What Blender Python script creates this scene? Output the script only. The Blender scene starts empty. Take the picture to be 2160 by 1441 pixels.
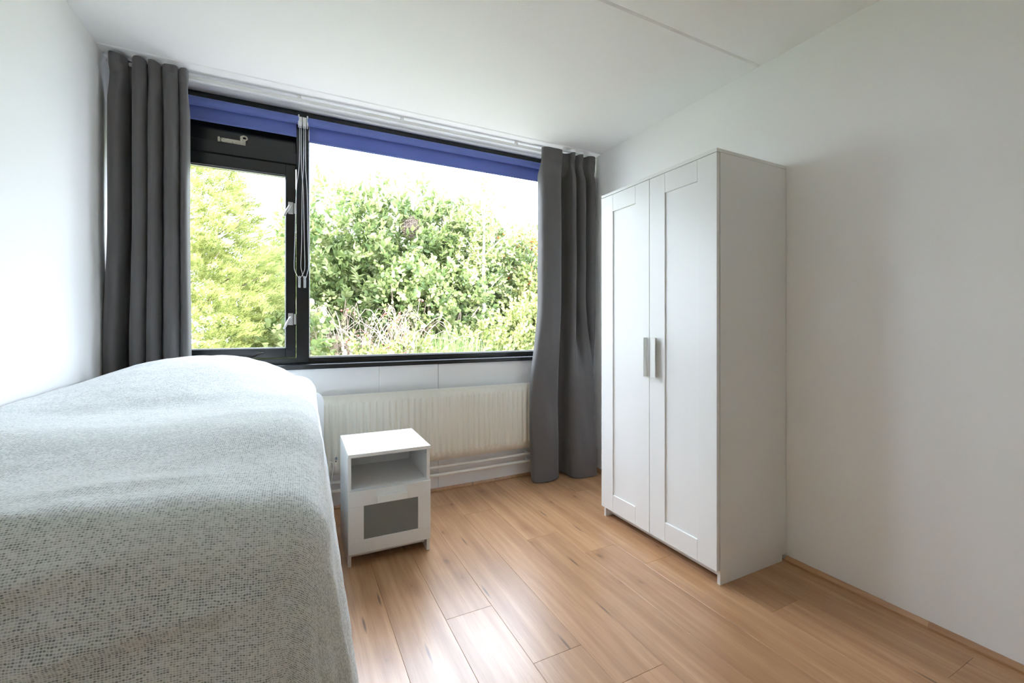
import bpy, bmesh, math, random
import numpy as np
from mathutils import Vector, Matrix

sc = bpy.context.scene
COL = sc.collection
random.seed(7)
RNG = np.random.default_rng(11)

# ------------------------------------------------------------------ camera
YAW = 0.4666
cam_d = bpy.data.cameras.new('camera')
cam_d.sensor_width = 36.0
cam_d.lens = 920.8 / 2160 * 36
cam_d.shift_y = (688.3 - 720.5) / 2160
cam_d.clip_start = 0.02
cam = bpy.data.objects.new('camera', cam_d)
COL.objects.link(cam)
cam.location = (0, 0, 1.127)
cam.rotation_euler = (math.pi / 2, 0, -YAW)
sc.camera = cam

# ------------------------------------------------------------------ sky, sun, exposure
SKY, SUN = 8.8, 13.0
w = bpy.data.worlds.new('sky'); sc.world = w
w.use_nodes = True
bg = w.node_tree.nodes['Background']
bg.inputs['Color'].default_value = (0.78, 0.85, 1.0, 1)
bg.inputs['Strength'].default_value = SKY
sl = bpy.data.lights.new('sun_offscreen', 'SUN')
sl.energy = SUN; sl.angle = math.radians(1.0); sl.color = (1.0, 0.95, 0.84)
sun = bpy.data.objects.new('sun_offscreen', sl); COL.objects.link(sun)
sun.rotation_euler = Vector((0.72, 0.30, -0.66)).to_track_quat('-Z', 'Y').to_euler()
sc.view_settings.view_transform = 'Standard'
sc.view_settings.look = 'None'
sc.view_settings.gamma = 1.0
sc.view_settings.use_curve_mapping = False
sc.view_settings.exposure = 0.90
sc.cycles.max_bounces = 12
sc.cycles.diffuse_bounces = 9
sc.cycles.transparent_max_bounces = 8
sc.cycles.adaptive_threshold = 0.02
sc.cycles.caustics_reflective = False

# ------------------------------------------------------------------ helpers
def link(o, parent=None):
    COL.objects.link(o)
    if parent is not None:
        o.parent = parent
    return o

def tag(o, label, cat, group=None):
    o['label'] = label; o['category'] = cat
    if group: o['group'] = group
    return o

def empty(name, loc=(0, 0, 0), rz=0.0):
    o = bpy.data.objects.new(name, None)
    o.empty_display_size = 0.1
    o.location = loc; o.rotation_euler = (0, 0, rz)
    return link(o)

def smooth(me, ang=None):
    for p in me.polygons: p.use_smooth = True
    if ang is not None:
        try: me.set_sharp_from_angle(angle=ang)
        except Exception: pass

def obj(name, bm, mat, parent=None, sm=None):
    me = bpy.data.meshes.new(name)
    bmesh.ops.recalc_face_normals(bm, faces=bm.faces)
    bm.to_mesh(me); bm.free()
    if mat is not None: me.materials.append(mat)
    if sm: smooth(me, sm)
    return link(bpy.data.objects.new(name, me), parent)

def struct(o):
    o['kind'] = 'structure'; return o

def bx(bm, x0, x1, y0, y1, z0, z1, bev=0.0, seg=1):
    g = bmesh.ops.create_cube(bm, size=1.0)
    vs = g['verts']
    for v in vs:
        v.co = Vector(((x0 + x1) / 2 + v.co.x * (x1 - x0), (y0 + y1) / 2 + v.co.y * (y1 - y0), (z0 + z1) / 2 + v.co.z * (z1 - z0)))
    if bev > 0:
        es = list({e for v in vs for e in v.link_edges})
        bmesh.ops.bevel(bm, geom=es, offset=bev, segments=seg, affect='EDGES', profile=0.5)
    return bm

def box(name, dims, mat, parent=None, bev=0.0, seg=1):
    bm = bmesh.new(); bx(bm, *dims, bev=bev, seg=seg)
    return obj(name, bm, mat, parent)

def tube(bm, pts, r, n=8, cap=True):
    pts = [Vector(p) for p in pts]
    rr = r if isinstance(r, (list, tuple)) else [r] * len(pts)
    rings = []
    up = None
    for i, p in enumerate(pts):
        t = (pts[min(i + 1, len(pts) - 1)] - pts[max(i - 1, 0)]).normalized()
        if up is None:
            up = Vector((0, 0, 1)) if abs(t.z) < 0.9 else Vector((1, 0, 0))
        a = t.cross(up)
        if a.length < 1e-5: a = t.orthogonal()
        a.normalize(); b = t.cross(a).normalized()
        up = -b if b.dot(up) < 0 else b
        rings.append([bm.verts.new(p + (a * math.cos(2 * math.pi * k / n) + b * math.sin(2 * math.pi * k / n)) * rr[i]) for k in range(n)])
    for i in range(len(rings) - 1):
        for k in range(n):
            bm.faces.new((rings[i][k], rings[i][(k + 1) % n], rings[i + 1][(k + 1) % n], rings[i + 1][k]))
    if cap and n > 2:
        bm.faces.new(rings[0][::-1]); bm.faces.new(rings[-1])
    return bm

def prism(bm, poly, axis, a0, a1):
    """extrude a 2-D polygon along an axis ('x','y','z')"""
    def P(u, v, a):
        return {'x': (a, u, v), 'y': (u, a, v), 'z': (u, v, a)}[axis]
    A = [bm.verts.new(P(u, v, a0)) for u, v in poly]
    B = [bm.verts.new(P(u, v, a1)) for u, v in poly]
    n = len(poly)
    bm.faces.new(A[::-1]); bm.faces.new(B)
    for i in range(n):
        bm.faces.new((A[i], A[(i + 1) % n], B[(i + 1) % n], B[i]))
    return bm

def mesh_np(name, verts, faces, mat, parent=None, tint=None, sm=False):
    """verts (N,3), faces (M,k)"""
    me = bpy.data.meshes.new(name)
    verts = np.asarray(verts, dtype=np.float32); faces = np.asarray(faces, dtype=np.int32)
    k = faces.shape[1]
    me.vertices.add(len(verts)); me.vertices.foreach_set('co', verts.ravel())
    me.loops.add(faces.size); me.loops.foreach_set('vertex_index', faces.ravel())
    me.polygons.add(len(faces))
    me.polygons.foreach_set('loop_start', np.arange(0, faces.size, k, dtype=np.int32))
    me.polygons.foreach_set('loop_total', np.full(len(faces), k, dtype=np.int32))
    me.update(calc_edges=True)
    if tint is not None:
        at = me.attributes.new('tint', 'FLOAT', 'POINT'); at.data.foreach_set('value', np.asarray(tint, dtype=np.float32))
    if mat is not None: me.materials.append(mat)
    if sm: smooth(me)
    return link(bpy.data.objects.new(name, me), parent)

# ------------------------------------------------------------------ materials
def srgb(r, g, b):
    f = lambda c: (c / 255 / 12.92) if c / 255 <= 0.04045 else ((c / 255 + 0.055) / 1.055) ** 2.4
    return (f(r), f(g), f(b), 1)

class NT:
    def __init__(s, name):
        s.m = bpy.data.materials.new(name); s.m.use_nodes = True
        s.t = s.m.node_tree; s.b = s.t.nodes['Principled BSDF']; s.o = s.t.nodes['Material Output']
    def n(s, typ, **kw):
        nd = s.t.nodes.new(typ)
        for k, v in kw.items(): setattr(nd, k, v)
        return nd
    def l(s, a, b): s.t.links.new(a, b)
    def math(s, op, a, b=None, c=None, clamp=False):
        nd = s.n('ShaderNodeMath', operation=op); nd.use_clamp = clamp
        for i, v in enumerate((a, b, c)):
            if v is None: continue
            if isinstance(v, (int, float)): nd.inputs[i].default_value = v
            else: s.l(v, nd.inputs[i])
        return nd.outputs[0]
    def mix(s, fac, a, b, blend='MIX'):
        nd = s.n('ShaderNodeMix', data_type='RGBA', blend_type=blend)
        for sock, v in ((nd.inputs[0], fac), (nd.inputs[6], a), (nd.inputs[7], b)):
            if isinstance(v, (int, float)): sock.default_value = v
            elif isinstance(v, tuple): sock.default_value = v
            else: s.l(v, sock)
        return nd.outputs[2]
    def ramp(s, fac, stops):
        nd = s.n('ShaderNodeValToRGB')
        e = nd.color_ramp.elements
        while len(e) < len(stops): e.new(0.5)
        for el, (p, c) in zip(e, stops):
            el.position = p; el.color = c if isinstance(c, tuple) else (c, c, c, 1)
        s.l(fac, nd.inputs[0]); return nd.outputs[0]
    def noise(s, scale, vec=None, detail=3, rough=0.5, dist=0.0):
        nd = s.n('ShaderNodeTexNoise')
        nd.inputs['Scale'].default_value = scale; nd.inputs['Detail'].default_value = detail
        nd.inputs['Roughness'].default_value = rough; nd.inputs['Distortion'].default_value = dist
        if vec is not None: s.l(vec, nd.inputs['Vector'])
        return nd.outputs['Fac']
    def coord(s, which='Object'):
        return s.n('ShaderNodeTexCoord').outputs[which]
    def mapping(s, vec, scale=(1, 1, 1), loc=(0, 0, 0)):
        nd = s.n('ShaderNodeMapping'); nd.inputs['Scale'].default_value = scale; nd.inputs['Location'].default_value = loc
        s.l(vec, nd.inputs['Vector']); return nd.outputs[0]
    def bump(s, h, strength=0.2, dist=0.002):
        nd = s.n('ShaderNodeBump'); nd.inputs['Strength'].default_value = strength; nd.inputs['Distance'].default_value = dist
        s.l(h, nd.inputs['Height']); s.l(nd.outputs[0], s.b.inputs['Normal'])
    def set(s, **kw):
        for k, v in kw.items():
            sock = s.b.inputs[k.replace('_', ' ')]
            if isinstance(v, (int, float, tuple)): sock.default_value = v
            else: s.l(v, sock)
        return s

def plain(name, col, rough=0.5, var=0.06, scale=6.0, spec=0.5, metal=0.0, bump=None):
    t = NT(name)
    c2 = tuple(c * (1 - var) for c in col[:3]) + (1,)
    t.set(Base_Color=t.mix(t.noise(scale, t.coord()), col, c2), Roughness=rough, Metallic=metal)
    t.b.inputs['Specular IOR Level'].default_value = spec
    if bump: t.bump(t.noise(bump[0], t.coord(), detail=4), bump[1], bump[2])
    return t.m

M = {}
M['wall'] = plain('white_wall_paint', (0.89, 0.89, 0.88, 1), 0.75, 0.02, 1.5, 0.3, bump=(260, 0.12, 0.001))
M['ceil'] = plain('white_ceiling_plaster', (0.92, 0.92, 0.915, 1), 0.85, 0.02, 1.2, 0.2, bump=(170, 0.35, 0.0015))
M['board'] = plain('white_painted_board', (0.84, 0.85, 0.86, 1), 0.45, 0.03, 3, 0.4, bump=(90, 0.05, 0.001))
M['black'] = plain('black_gloss_paint', (0.011, 0.013, 0.016, 1), 0.22, 0.2, 12, 0.5, bump=(60, 0.06, 0.001))
M['white'] = plain('white_foil_furniture', (0.80, 0.81, 0.805, 1), 0.32, 0.015, 3, 0.45)
M['handle'] = plain('white_plastic_handle', (0.80, 0.82, 0.80, 1), 0.35, 0.02, 5)
M['cream'] = plain('cream_radiator_enamel', (0.80, 0.775, 0.69, 1), 0.33, 0.04, 5, 0.45)
M['pipe'] = plain('cream_pipe_paint', (0.80, 0.79, 0.75, 1), 0.35, 0.06, 9)
M['metal'] = plain('brushed_aluminium', (0.72, 0.73, 0.74, 1), 0.32, 0.05, 30, metal=0.85)
M['dark_metal'] = plain('dark_bronze_metal', (0.05, 0.045, 0.045, 1), 0.3, 0.2, 30, metal=0.6)
M['rail'] = plain('white_lacquered_rail', (0.82, 0.83, 0.82, 1), 0.35, 0.02, 9)
M['plastic'] = plain('white_plastic', (0.83, 0.84, 0.84, 1), 0.3, 0.02, 20)
M['clear'] = plain('grey_translucent_plastic', (0.55, 0.58, 0.60, 1), 0.2, 0.05, 20)
M['bead'] = plain('white_bead_chain', (0.86, 0.87, 0.87, 1), 0.3, 0.04, 40)
M['greyplug'] = plain('grey_radiator_plug', (0.19, 0.23, 0.28, 1), 0.5, 0.1, 40)
M['rubber'] = plain('black_rubber', (0.01, 0.01, 0.01, 1), 0.6, 0.1, 40)
M['hole'] = plain('grey_screw', (0.3, 0.29, 0.27, 1), 0.4, 0.1, 80, metal=0.6)
M['bedwhite'] = plain('white_bed_lacquer', (0.84, 0.85, 0.86, 1), 0.3, 0.02, 4)
M['ticking'] = plain('white_mattress_ticking', (0.8, 0.8, 0.78, 1), 0.9, 0.04, 40)
M['subfloor'] = plain('grey_brown_board', (0.30, 0.26, 0.22, 1), 0.9, 0.2, 8)
M['timber'] = plain('grey_garden_timber', (0.33, 0.38, 0.43, 1), 0.8, 0.2, 8)

def rusty():
    t = NT('cream_enamel_with_rust')
    f = t.ramp(t.noise(90, t.coord(), 4), [(0.56, 0.0), (0.66, 1.0)])
    t.set(Base_Color=t.mix(f, (0.78, 0.74, 0.62, 1), (0.40, 0.22, 0.09, 1)), Roughness=0.4)
    return t.m
M['rusty'] = rusty()

def frosted():
    t = NT('frosted_grey_glass')
    t.set(Base_Color=t.mix(t.noise(14, t.coord()), (0.20, 0.225, 0.22, 1), (0.17, 0.195, 0.19, 1)), Roughness=0.28)
    return t.m
M['frost'] = frosted()

def glass():
    t = NT('window_glass')
    tr = t.n('ShaderNodeBsdfTransparent'); tr.inputs[0].default_value = (0.97, 0.985, 0.98, 1)
    gl = t.n('ShaderNodeBsdfGlossy'); gl.inputs['Roughness'].default_value = 0.02
    lw = t.n('ShaderNodeLayerWeight'); lw.inputs[0].default_value = 0.5
    fr = t.math('ADD', 0.02, t.math('MULTIPLY', t.math('POWER', lw.outputs['Facing'], 5.0), 0.6))
    mx = t.n('ShaderNodeMixShader')
    t.l(fr, mx.inputs[0]); t.l(tr.outputs[0], mx.inputs[1]); t.l(gl.outputs[0], mx.inputs[2])
    t.l(mx.outputs[0], t.o.inputs[0]); t.t.nodes.remove(t.b)
    return t.m
M['glass'] = glass()

def fabric(name, col, pitch, rough=0.85, sheen=0.3, transl=0.0, strength=0.15):
    t = NT(name)
    co = t.coord()
    wv = t.n('ShaderNodeTexWave', wave_type='BANDS', bands_direction='Z'); wv.inputs['Scale'].default_value = 1 / pitch / 6.28
    t.l(co, wv.inputs[0])
    v = t.noise(5, co, 3)
    c2 = tuple(c * 0.86 for c in col[:3]) + (1,)
    t.set(Base_Color=t.mix(v, col, c2), Roughness=rough)
    t.b.inputs['Sheen Weight'].default_value = sheen
    t.b.inputs['Specular IOR Level'].default_value = 0.25
    t.bump(t.noise(900, co, 2), strength, 0.0005)
    if transl > 0:
        tl = t.n('ShaderNodeBsdfTranslucent'); tl.inputs[0].default_value = col
        mx = t.n('ShaderNodeMixShader'); mx.inputs[0].default_value = transl
        t.l(t.b.outputs[0], mx.inputs[1]); t.l(tl.outputs[0], mx.inputs[2]); t.l(mx.outputs[0], t.o.inputs[0])
    return t.m
M['curtain'] = fabric('charcoal_curtain_cloth', (0.125, 0.119, 0.118, 1), 0.002, 0.55, 0.25)
M['blind'] = fabric('blue_blind_cloth', (0.19, 0.25, 0.64, 1), 0.002, 0.7, 0.15, transl=0.12)

def wood(name, joint=False):
    t = NT(name)
    oi = t.n('ShaderNodeObjectInfo')
    co = t.coord('Object')
    off = t.n('ShaderNodeVectorMath', operation='SCALE'); off.inputs[0].default_value = (7.3, 3.1, 5.7)
    t.l(oi.outputs['Random'], off.inputs['Scale'])
    add = t.n('ShaderNodeVectorMath', operation='ADD'); t.l(co, add.inputs[0]); t.l(off.outputs[0], add.inputs[1])
    v = add.outputs[0]
    # long soft streaks and fine pores along the board
    warp = t.noise(1.6, t.mapping(v, (3.0, 0.9, 1)), 2)
    wv = t.n('ShaderNodeTexWave', wave_type='BANDS', bands_direction='X')
    wv.inputs['Scale'].default_value = 9.0; wv.inputs['Distortion'].default_value = 7.0
    wv.inputs['Detail'].default_value = 3; wv.inputs['Detail Scale'].default_value = 0.8
    t.l(t.mapping(v, (1.0, 0.16, 1)), wv.inputs[0])
    streak = t.noise(16, t.mapping(v, (1.0, 0.06, 1)), 4, 0.6)
    pores = t.noise(190, t.mapping(v, (1.0, 0.035, 1)), 3, 0.65)
    streak = t.ramp(streak, [(0.28, 0.0), (0.72, 1.0)])
    base = t.mix(streak, srgb(206, 164, 124), srgb(160, 117, 80))
    base = t.mix(t.math('MULTIPLY', wv.outputs['Fac'], 0.30), base, srgb(172, 126, 86))
    pf = t.ramp(pores, [(0.50, 0.0), (0.72, 1.0)])
    base = t.mix(t.math('MULTIPLY', pf, 0.38), base, srgb(142, 100, 66))
    # board to board tone
    tone = t.math('ADD', 0.90, t.math('MULTIPLY', oi.outputs['Random'], 0.16))
    hsv = t.n('ShaderNodeHueSaturation'); t.l(base, hsv.inputs['Color']); t.l(tone, hsv.inputs['Value'])
    # knots and dark cracks
    vo = t.n('ShaderNodeTexVoronoi', feature='F1', voronoi_dimensions='2D'); vo.inputs['Scale'].default_value = 5.2
    t.l(t.mapping(v, (1.0, 0.42, 0.0)), vo.inputs['Vector'])
    sep = t.n('ShaderNodeSeparateColor'); t.l(vo.outputs['Color'], sep.inputs[0])
    sel = t.math('LESS_THAN', sep.outputs[0], 0.60)
    wob = t.math('ADD', vo.outputs['Distance'], t.math('MULTIPLY', t.noise(34, t.mapping(v, (1, 0.25, 1)), 4, 0.7), 0.14))
    kn = t.ramp(t.math('ADD', wob, t.math('MULTIPLY', sep.outputs[1], 0.06)), [(0.075, 1.0), (0.150, 0.0)])
    halo = t.ramp(wob, [(0.09, 1.0), (0.33, 0.0)])
    kn = t.math('MULTIPLY', kn, sel); halo = t.math('MULTIPLY', t.math('MULTIPLY', halo, sel), 0.42)
    c = t.mix(halo, hsv.outputs[0], srgb(140, 92, 56))
    c = t.mix(t.math('MULTIPLY', kn, 0.66), c, srgb(74, 52, 40))
    vo2 = t.n('ShaderNodeTexVoronoi', feature='F1', voronoi_dimensions='2D'); vo2.inputs['Scale'].default_value = 7.0
    t.l(t.mapping(v, (1.6, 0.16, 0.0), (3, 7, 0)), vo2.inputs['Vector'])
    sep2 = t.n('ShaderNodeSeparateColor'); t.l(vo2.outputs['Color'], sep2.inputs[0])
    cr = t.ramp(t.math('ADD', vo2.outputs['Distance'], t.math('MULTIPLY', t.noise(60, t.mapping(v, (1, 0.1, 1)), 2), 0.06)), [(0.05, 1.0), (0.10, 0.0)])
    cr = t.math('MULTIPLY', t.math('MULTIPLY', cr, t.math('LESS_THAN', sep2.outputs[1], 0.55)), 0.75)
    c = t.mix(cr, c, srgb(84, 58, 42))
    t.set(Base_Color=c, Roughness=t.math('ADD', 0.30, t.math('MULTIPLY', streak, 0.06)))
    t.b.inputs['Specular IOR Level'].default_value = 0.8
    t.bump(pores, 0.06, 0.0006)
    return t.m
M['wood'] = wood('oak_laminate')

def weave():
    t = NT('flecked_white_blanket')
    uv = t.coord('UV')
    P = 0.0034; Q = 0.0042
    wob = t.n('ShaderNodeTexNoise'); wob.inputs['Scale'].default_value = 75; wob.inputs['Detail'].default_value = 2; t.l(uv, wob.inputs['Vector'])
    ctr = t.n('ShaderNodeVectorMath', operation='SUBTRACT'); ctr.inputs[1].default_value = (0.5, 0.5, 0.5); t.l(wob.outputs['Color'], ctr.inputs[0])
    scl = t.n('ShaderNodeVectorMath', operation='SCALE'); scl.inputs['Scale'].default_value = 0.0034; t.l(ctr.outputs[0], scl.inputs[0])
    wuv = t.n('ShaderNodeVectorMath', operation='ADD'); t.l(uv, wuv.inputs[0]); t.l(scl.outputs[0], wuv.inputs[1])
    uv0 = uv; uv = wuv.outputs[0]                       # threads wander a little
    cell = t.n('ShaderNodeVectorMath', operation='SNAP'); cell.inputs[1].default_value = (Q, P, P)
    t.l(uv, cell.inputs[0])
    wn = t.n('ShaderNodeTexWhiteNoise', noise_dimensions='2D'); t.l(cell.outputs[0], wn.inputs['Vector'])
    sp = t.n('ShaderNodeSeparateXYZ'); t.l(uv, sp.inputs[0])
    def wave(sock, p):
        return t.math('ABSOLUTE', t.math('SINE', t.math('MULTIPLY', sock, math.pi / p)))
    grid = t.math('MULTIPLY', t.math('POWER', wave(sp.outputs[1], P), 1.2), t.math('POWER', wave(sp.outputs[0], Q), 0.6))
    band = t.noise(3.2, t.mapping(uv, (0.35, 1.6, 1)), 3, 0.55)          # broad weft stripes
    patch = t.noise(40, t.mapping(uv, (0.5, 1.6, 1)), 3, 0.6)
    slub = t.noise(150, t.mapping(uv, (0.35, 1.0, 1)), 2, 0.6)
    dens = t.math('ADD', t.math('MULTIPLY', band, 0.9), t.math('ADD', t.math('MULTIPLY', patch, 0.45), t.math('MULTIPLY', slub, 0.60)))
    v = t.math('ADD', t.math('MULTIPLY', wn.outputs['Value'], 0.42), t.math('MULTIPLY', dens, 0.78))
    f = t.ramp(t.math('MULTIPLY', v, 0.75), [(0.52, 0.05), (0.70, 0.40), (0.89, 1.0)])
    f = t.math('MULTIPLY', f, grid, clamp=True)
    base = t.mix(grid, (0.86, 0.885, 0.89, 1), (0.78, 0.815, 0.81, 1))
    c = t.mix(t.math('MULTIPLY', f, 0.94), base, (0.075, 0.12, 0.12, 1))
    t.set(Base_Color=c, Roughness=0.9)
    t.b.inputs['Sheen Weight'].default_value = 0.25
    t.b.inputs['Specular IOR Level'].default_value = 0.15
    t.bump(grid, 0.25, 0.001)
    return t.m
M['blanket'] = weave()

def leafmat(name, c0, c1, c2, transl=0.35, rough=0.45):
    t = NT(name)
    a = t.n('ShaderNodeAttribute', attribute_name='tint')
    col = t.ramp(a.outputs['Fac'], [(0.0, c0), (0.55, c1), (1.0, c2)])
    t.set(Base_Color=col, Roughness=rough)
    tl = t.n('ShaderNodeBsdfTranslucent'); t.l(col, tl.inputs[0])
    mx = t.n('ShaderNodeMixShader'); mx.inputs[0].default_value = transl
    t.l(t.b.outputs[0], mx.inputs[1]); t.l(tl.outputs[0], mx.inputs[2]); t.l(mx.outputs[0], t.o.inputs[0])
    return t.m
M['laurel'] = leafmat('laurel_leaf', (0.09, 0.14, 0.045, 1), (0.23, 0.29, 0.10, 1), (0.37, 0.395, 0.19, 1))
M['small'] = leafmat('yellow_green_leaf', (0.14, 0.19, 0.05, 1), (0.31, 0.34, 0.12, 1), (0.44, 0.43, 0.20, 1))
M['conifer'] = leafmat('golden_conifer_leaf', (0.12, 0.17, 0.05, 1), (0.40, 0.44, 0.14, 1), (0.62, 0.61, 0.27, 1), 0.35, 0.6)
M['grassblade'] = leafmat('grass_blade', (0.10, 0.18, 0.05, 1), (0.22, 0.30, 0.10, 1), (0.30, 0.36, 0.17, 1))
M['bark'] = plain('brown_bark', (0.22, 0.16, 0.12, 1), 0.9, 0.4, 30)
M['birch'] = plain('pale_birch_bark', (0.62, 0.60, 0.56, 1), 0.8, 0.25, 25)
M['twig'] = plain('dry_pink_brown_twig', (0.42, 0.31, 0.26, 1), 0.85, 0.35, 12)
M['nest'] = plain('brown_nest_twig', (0.20, 0.15, 0.12, 1), 0.9, 0.4, 40)
M['berry'] = plain('orange_berry', (0.75, 0.20, 0.04, 1), 0.35, 0.2, 20)
M['hip'] = plain('dull_red_berry', (0.45, 0.10, 0.09, 1), 0.45, 0.2, 20)
M['bounce'] = plain('pale_bounce_concrete', (0.40, 0.39, 0.385, 1), 0.9, 0.15, 3)  # for the added out-of-view slab that reflects light into the room
M['lawn'] = plain('garden_ground', (0.10, 0.14, 0.05, 1), 0.9, 0.5, 3)

# ------------------------------------------------------------------ room shell
XL, XR, YW, YB, ZC = -0.821, 2.131, 2.90, -0.95, 2.453
T = 0.14
floor = struct(box('floor', (XL - T, XR + T, YB - T, 3.14, -0.12, -0.011), M['subfloor']))
PW, PL = 0.193, 1.38
ends = {3: 1.61, 4: 1.27, 5: 1.075, 6: 2.02, 7: 1.777, 8: 1.566, 9: 1.075, 10: 0.62, 2: 2.2, 1: 0.9, 0: 1.5, -1: 1.1, -2: 0.4, -3: 1.8, -4: 1.3, 11: 1.4}
pcache = {}
def plank_mesh(wd, ln):
    k = (round(wd, 4), round(ln, 4))
    if k not in pcache:
        bm = bmesh.new(); bx(bm, 0, wd, 0, ln, -0.010, 0.0)
        top = [e for e in bm.edges if all(v.co.z > -0.001 for v in e.verts)]
        bmesh.ops.bevel(bm, geom=top, offset=0.0008, segments=1, affect='EDGES')
        bmesh.ops.recalc_face_normals(bm, faces=bm.faces)
        me = bpy.data.meshes.new('plank'); bm.to_mesh(me); bm.free(); me.materials.append(M['wood'])
        pcache[k] = me
    return pcache[k]
g = 0.0004
for i in range(-5, 12):
    x0, x1 = max(0.527 + (i - 3) * PW, XL), min(0.527 + (i - 2) * PW, XR)
    if x1 - x0 < 0.01: continue
    y = ends.get(i, 1.2)
    while y > YB: y -= PL
    while y < YW:
        a, b = max(y, YB), min(y + PL, YW)
        if b - a > 0.01:
            o = bpy.data.objects.new('plank', plank_mesh(x1 - x0 - g, b - a - g))
            o.location = (x0, a, 0); link(o, floor)
        y += PL

wall_left = struct(box('wall_left', (XL - T, XL, YB - T, 3.14, -0.05, 2.62), M['wall']))
wall_right = struct(box('wall_right', (XR, XR + T, YB - T, 3.14, -0.05, 2.62), M['wall']))
# back wall with a door opening
DX0, DX1, DZ = 1.00, 1.88, 2.06
bm = bmesh.new()
bx(bm, XL - T, DX0, YB - T, YB, -0.05, 2.62); bx(bm, DX1, XR + T, YB - T, YB, -0.05, 2.62); bx(bm, DX0, DX1, YB - T, YB, DZ, 2.62)
wall_back = struct(obj('wall_back', bm, M['wall']))
# parapet under the window, faced with painted boards
wall_window = struct(box('wall_window', (XL - T, XR + T, YW + 0.012, 3.10, -0.05, 0.868), M['subfloor']))
for a, b, gp in ((XL, 0.5005, 0.0012), (0.5005, 0.896, 0.0035), (0.896, XR, 0.0)):
    box('wall_panel', (a, b - gp, YW, YW + 0.012, 0.0, 0.868), M['board'], wall_window, bev=0.0006)
# ceiling slabs with open joints
ceiling = struct(box('ceiling', (XL - T, XR + T, YB - T, 3.16, ZC + 0.012, 2.75), M['ceil']))
def ceil_panel(y0, y1):
    bm = bmesh.new(); bx(bm, XL, XR, y0, y1, ZC, ZC + 0.014)
    es = [e for e in bm.edges if all(v.co.z < ZC + 0.001 for v in e.verts) and abs(e.verts[0].co.y - e.verts[1].co.y) < 1e-6]
    bmesh.ops.bevel(bm, geom=es, offset=0.007, segments=1, affect='EDGES')
    obj('ceiling_panel', bm, M['ceil'], ceiling)
for a, b in ((YB, 0.16), (0.162, 1.4195), (1.4215, 2.694), (2.696, 3.14)): ceil_panel(a, b)

def skirting(name, x0, x1, y0, y1, side):
    bm = bmesh.new()
    if side == 'r': prism(bm, [(x0, 0), (x1, 0), (x1, 0.022), (x1 - 0.006, 0.022), (x0, 0.008)], 'y', y0, y1)
    else: prism(bm, [(y0, 0), (y1, 0), (y1, 0.020), (y1 - 0.005, 0.020), (y0, 0.008)], 'x', x0, x1)
    return struct(obj(name, bm, M['wood']))
skirting('baseboard_right', XR - 0.018, XR, YB, 0.755, 'r')
skirting('baseboard_right', XR - 0.018, XR, 0.7555, 1.284, 'r')
skirting('baseboard_right', XR - 0.018, XR, 2.085, YW - 0.016, 'r')
skirting('baseboard_window', XL, XR, YW - 0.015, YW, 'w')

# door behind the camera
d1 = struct(empty('door_1', ((DX0 + DX1) / 2, YB, 0)))
hx = (DX1 - DX0) / 2
bm = bmesh.new(); bx(bm, -hx, -hx + 0.05, -T, 0.012, 0, DZ, 0.002); bx(bm, hx - 0.05, hx, -T, 0.012, 0, DZ, 0.002); bx(bm, -hx + 0.05, hx - 0.05, -T, 0.012, DZ - 0.05, DZ, 0.002)
obj('door_frame', bm, M['white'], d1)
box('door_leaf', (-hx + 0.053, hx - 0.053, -0.045, -0.005, 0.008, DZ - 0.053), M['white'], d1, bev=0.002)
bm = bmesh.new(); bx(bm, -hx + 0.08, -hx + 0.12, -0.006, 0.003, 0.94, 1.16, 0.001)
tube(bm, [(-hx + 0.10, 0.0, 1.08), (-hx + 0.10, 0.045, 1.08), (-hx + 0.115, 0.052, 1.08), (-hx + 0.22, 0.052, 1.08)], 0.009, 10)
obj('door_handle', bm, M['metal'], d1, 0.6)

# ------------------------------------------------------------------ window
win = struct(empty('window_1', (0.65, 2.99, 0.868)))
ox, oy, oz = 0.65, 2.99, 0.868
def wb(name, x0, x1, y0, y1, z0, z1, mat='black', parent=None, bev=0.003, seg=2):
    return box(name, (x0 - ox, x1 - ox, y0 - oy, y1 - oy, z0 - oz, z1 - oz), M[mat], parent or win, bev, seg)
FX0, FX1 = -0.815, 2.125
wb('window_sill', FX0, FX1, 2.885, 3.00, 0.868, 0.897)
wb('bottom_rail', FX0, FX1, 2.988, 3.09, 0.890, 0.932)
wb('top_rail', FX0, FX1, 2.988, 3.09, 2.40, ZC)
wb('side_post', FX0, FX0 + 0.06, 2.986, 3.09, 0.90, 2.42)
wb('side_post', FX1 - 0.06, FX1, 2.986, 3.09, 0.90, 2.42)
wb('mullion', 0.023, 0.094, 2.984, 3.09, 0.90, 2.42)
wb('transom', FX0 + 0.06, 0.023, 2.986, 3.09, 2.118, 2.186)
wb('vent_panel', FX0 + 0.06, 0.023, 3.035, 3.07, 2.18, 2.42)
# fixed pane: beads and glass
bm = bmesh.new()
for d in ((0.094, FX1 - 0.06, 3.02, 3.036, 0.932, 0.938), (0.094, FX1 - 0.06, 3.02, 3.036, 2.392, 2.40), (0.094, 0.099, 3.02, 3.036, 0.938, 2.392), (FX1 - 0.066, FX1 - 0.06, 3.02, 3.036, 0.938, 2.392)):
    bx(bm, d[0] - ox, d[1] - ox, d[2] - oy, d[3] - oy, d[4] - oz, d[5] - oz, 0.0012)
obj('glazing_bead', bm, M['metal'], win)
wb('fixed_pane', 0.096, FX1 - 0.062, 3.040, 3.046, 0.934, 2.398, 'glass', bev=0)
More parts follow.
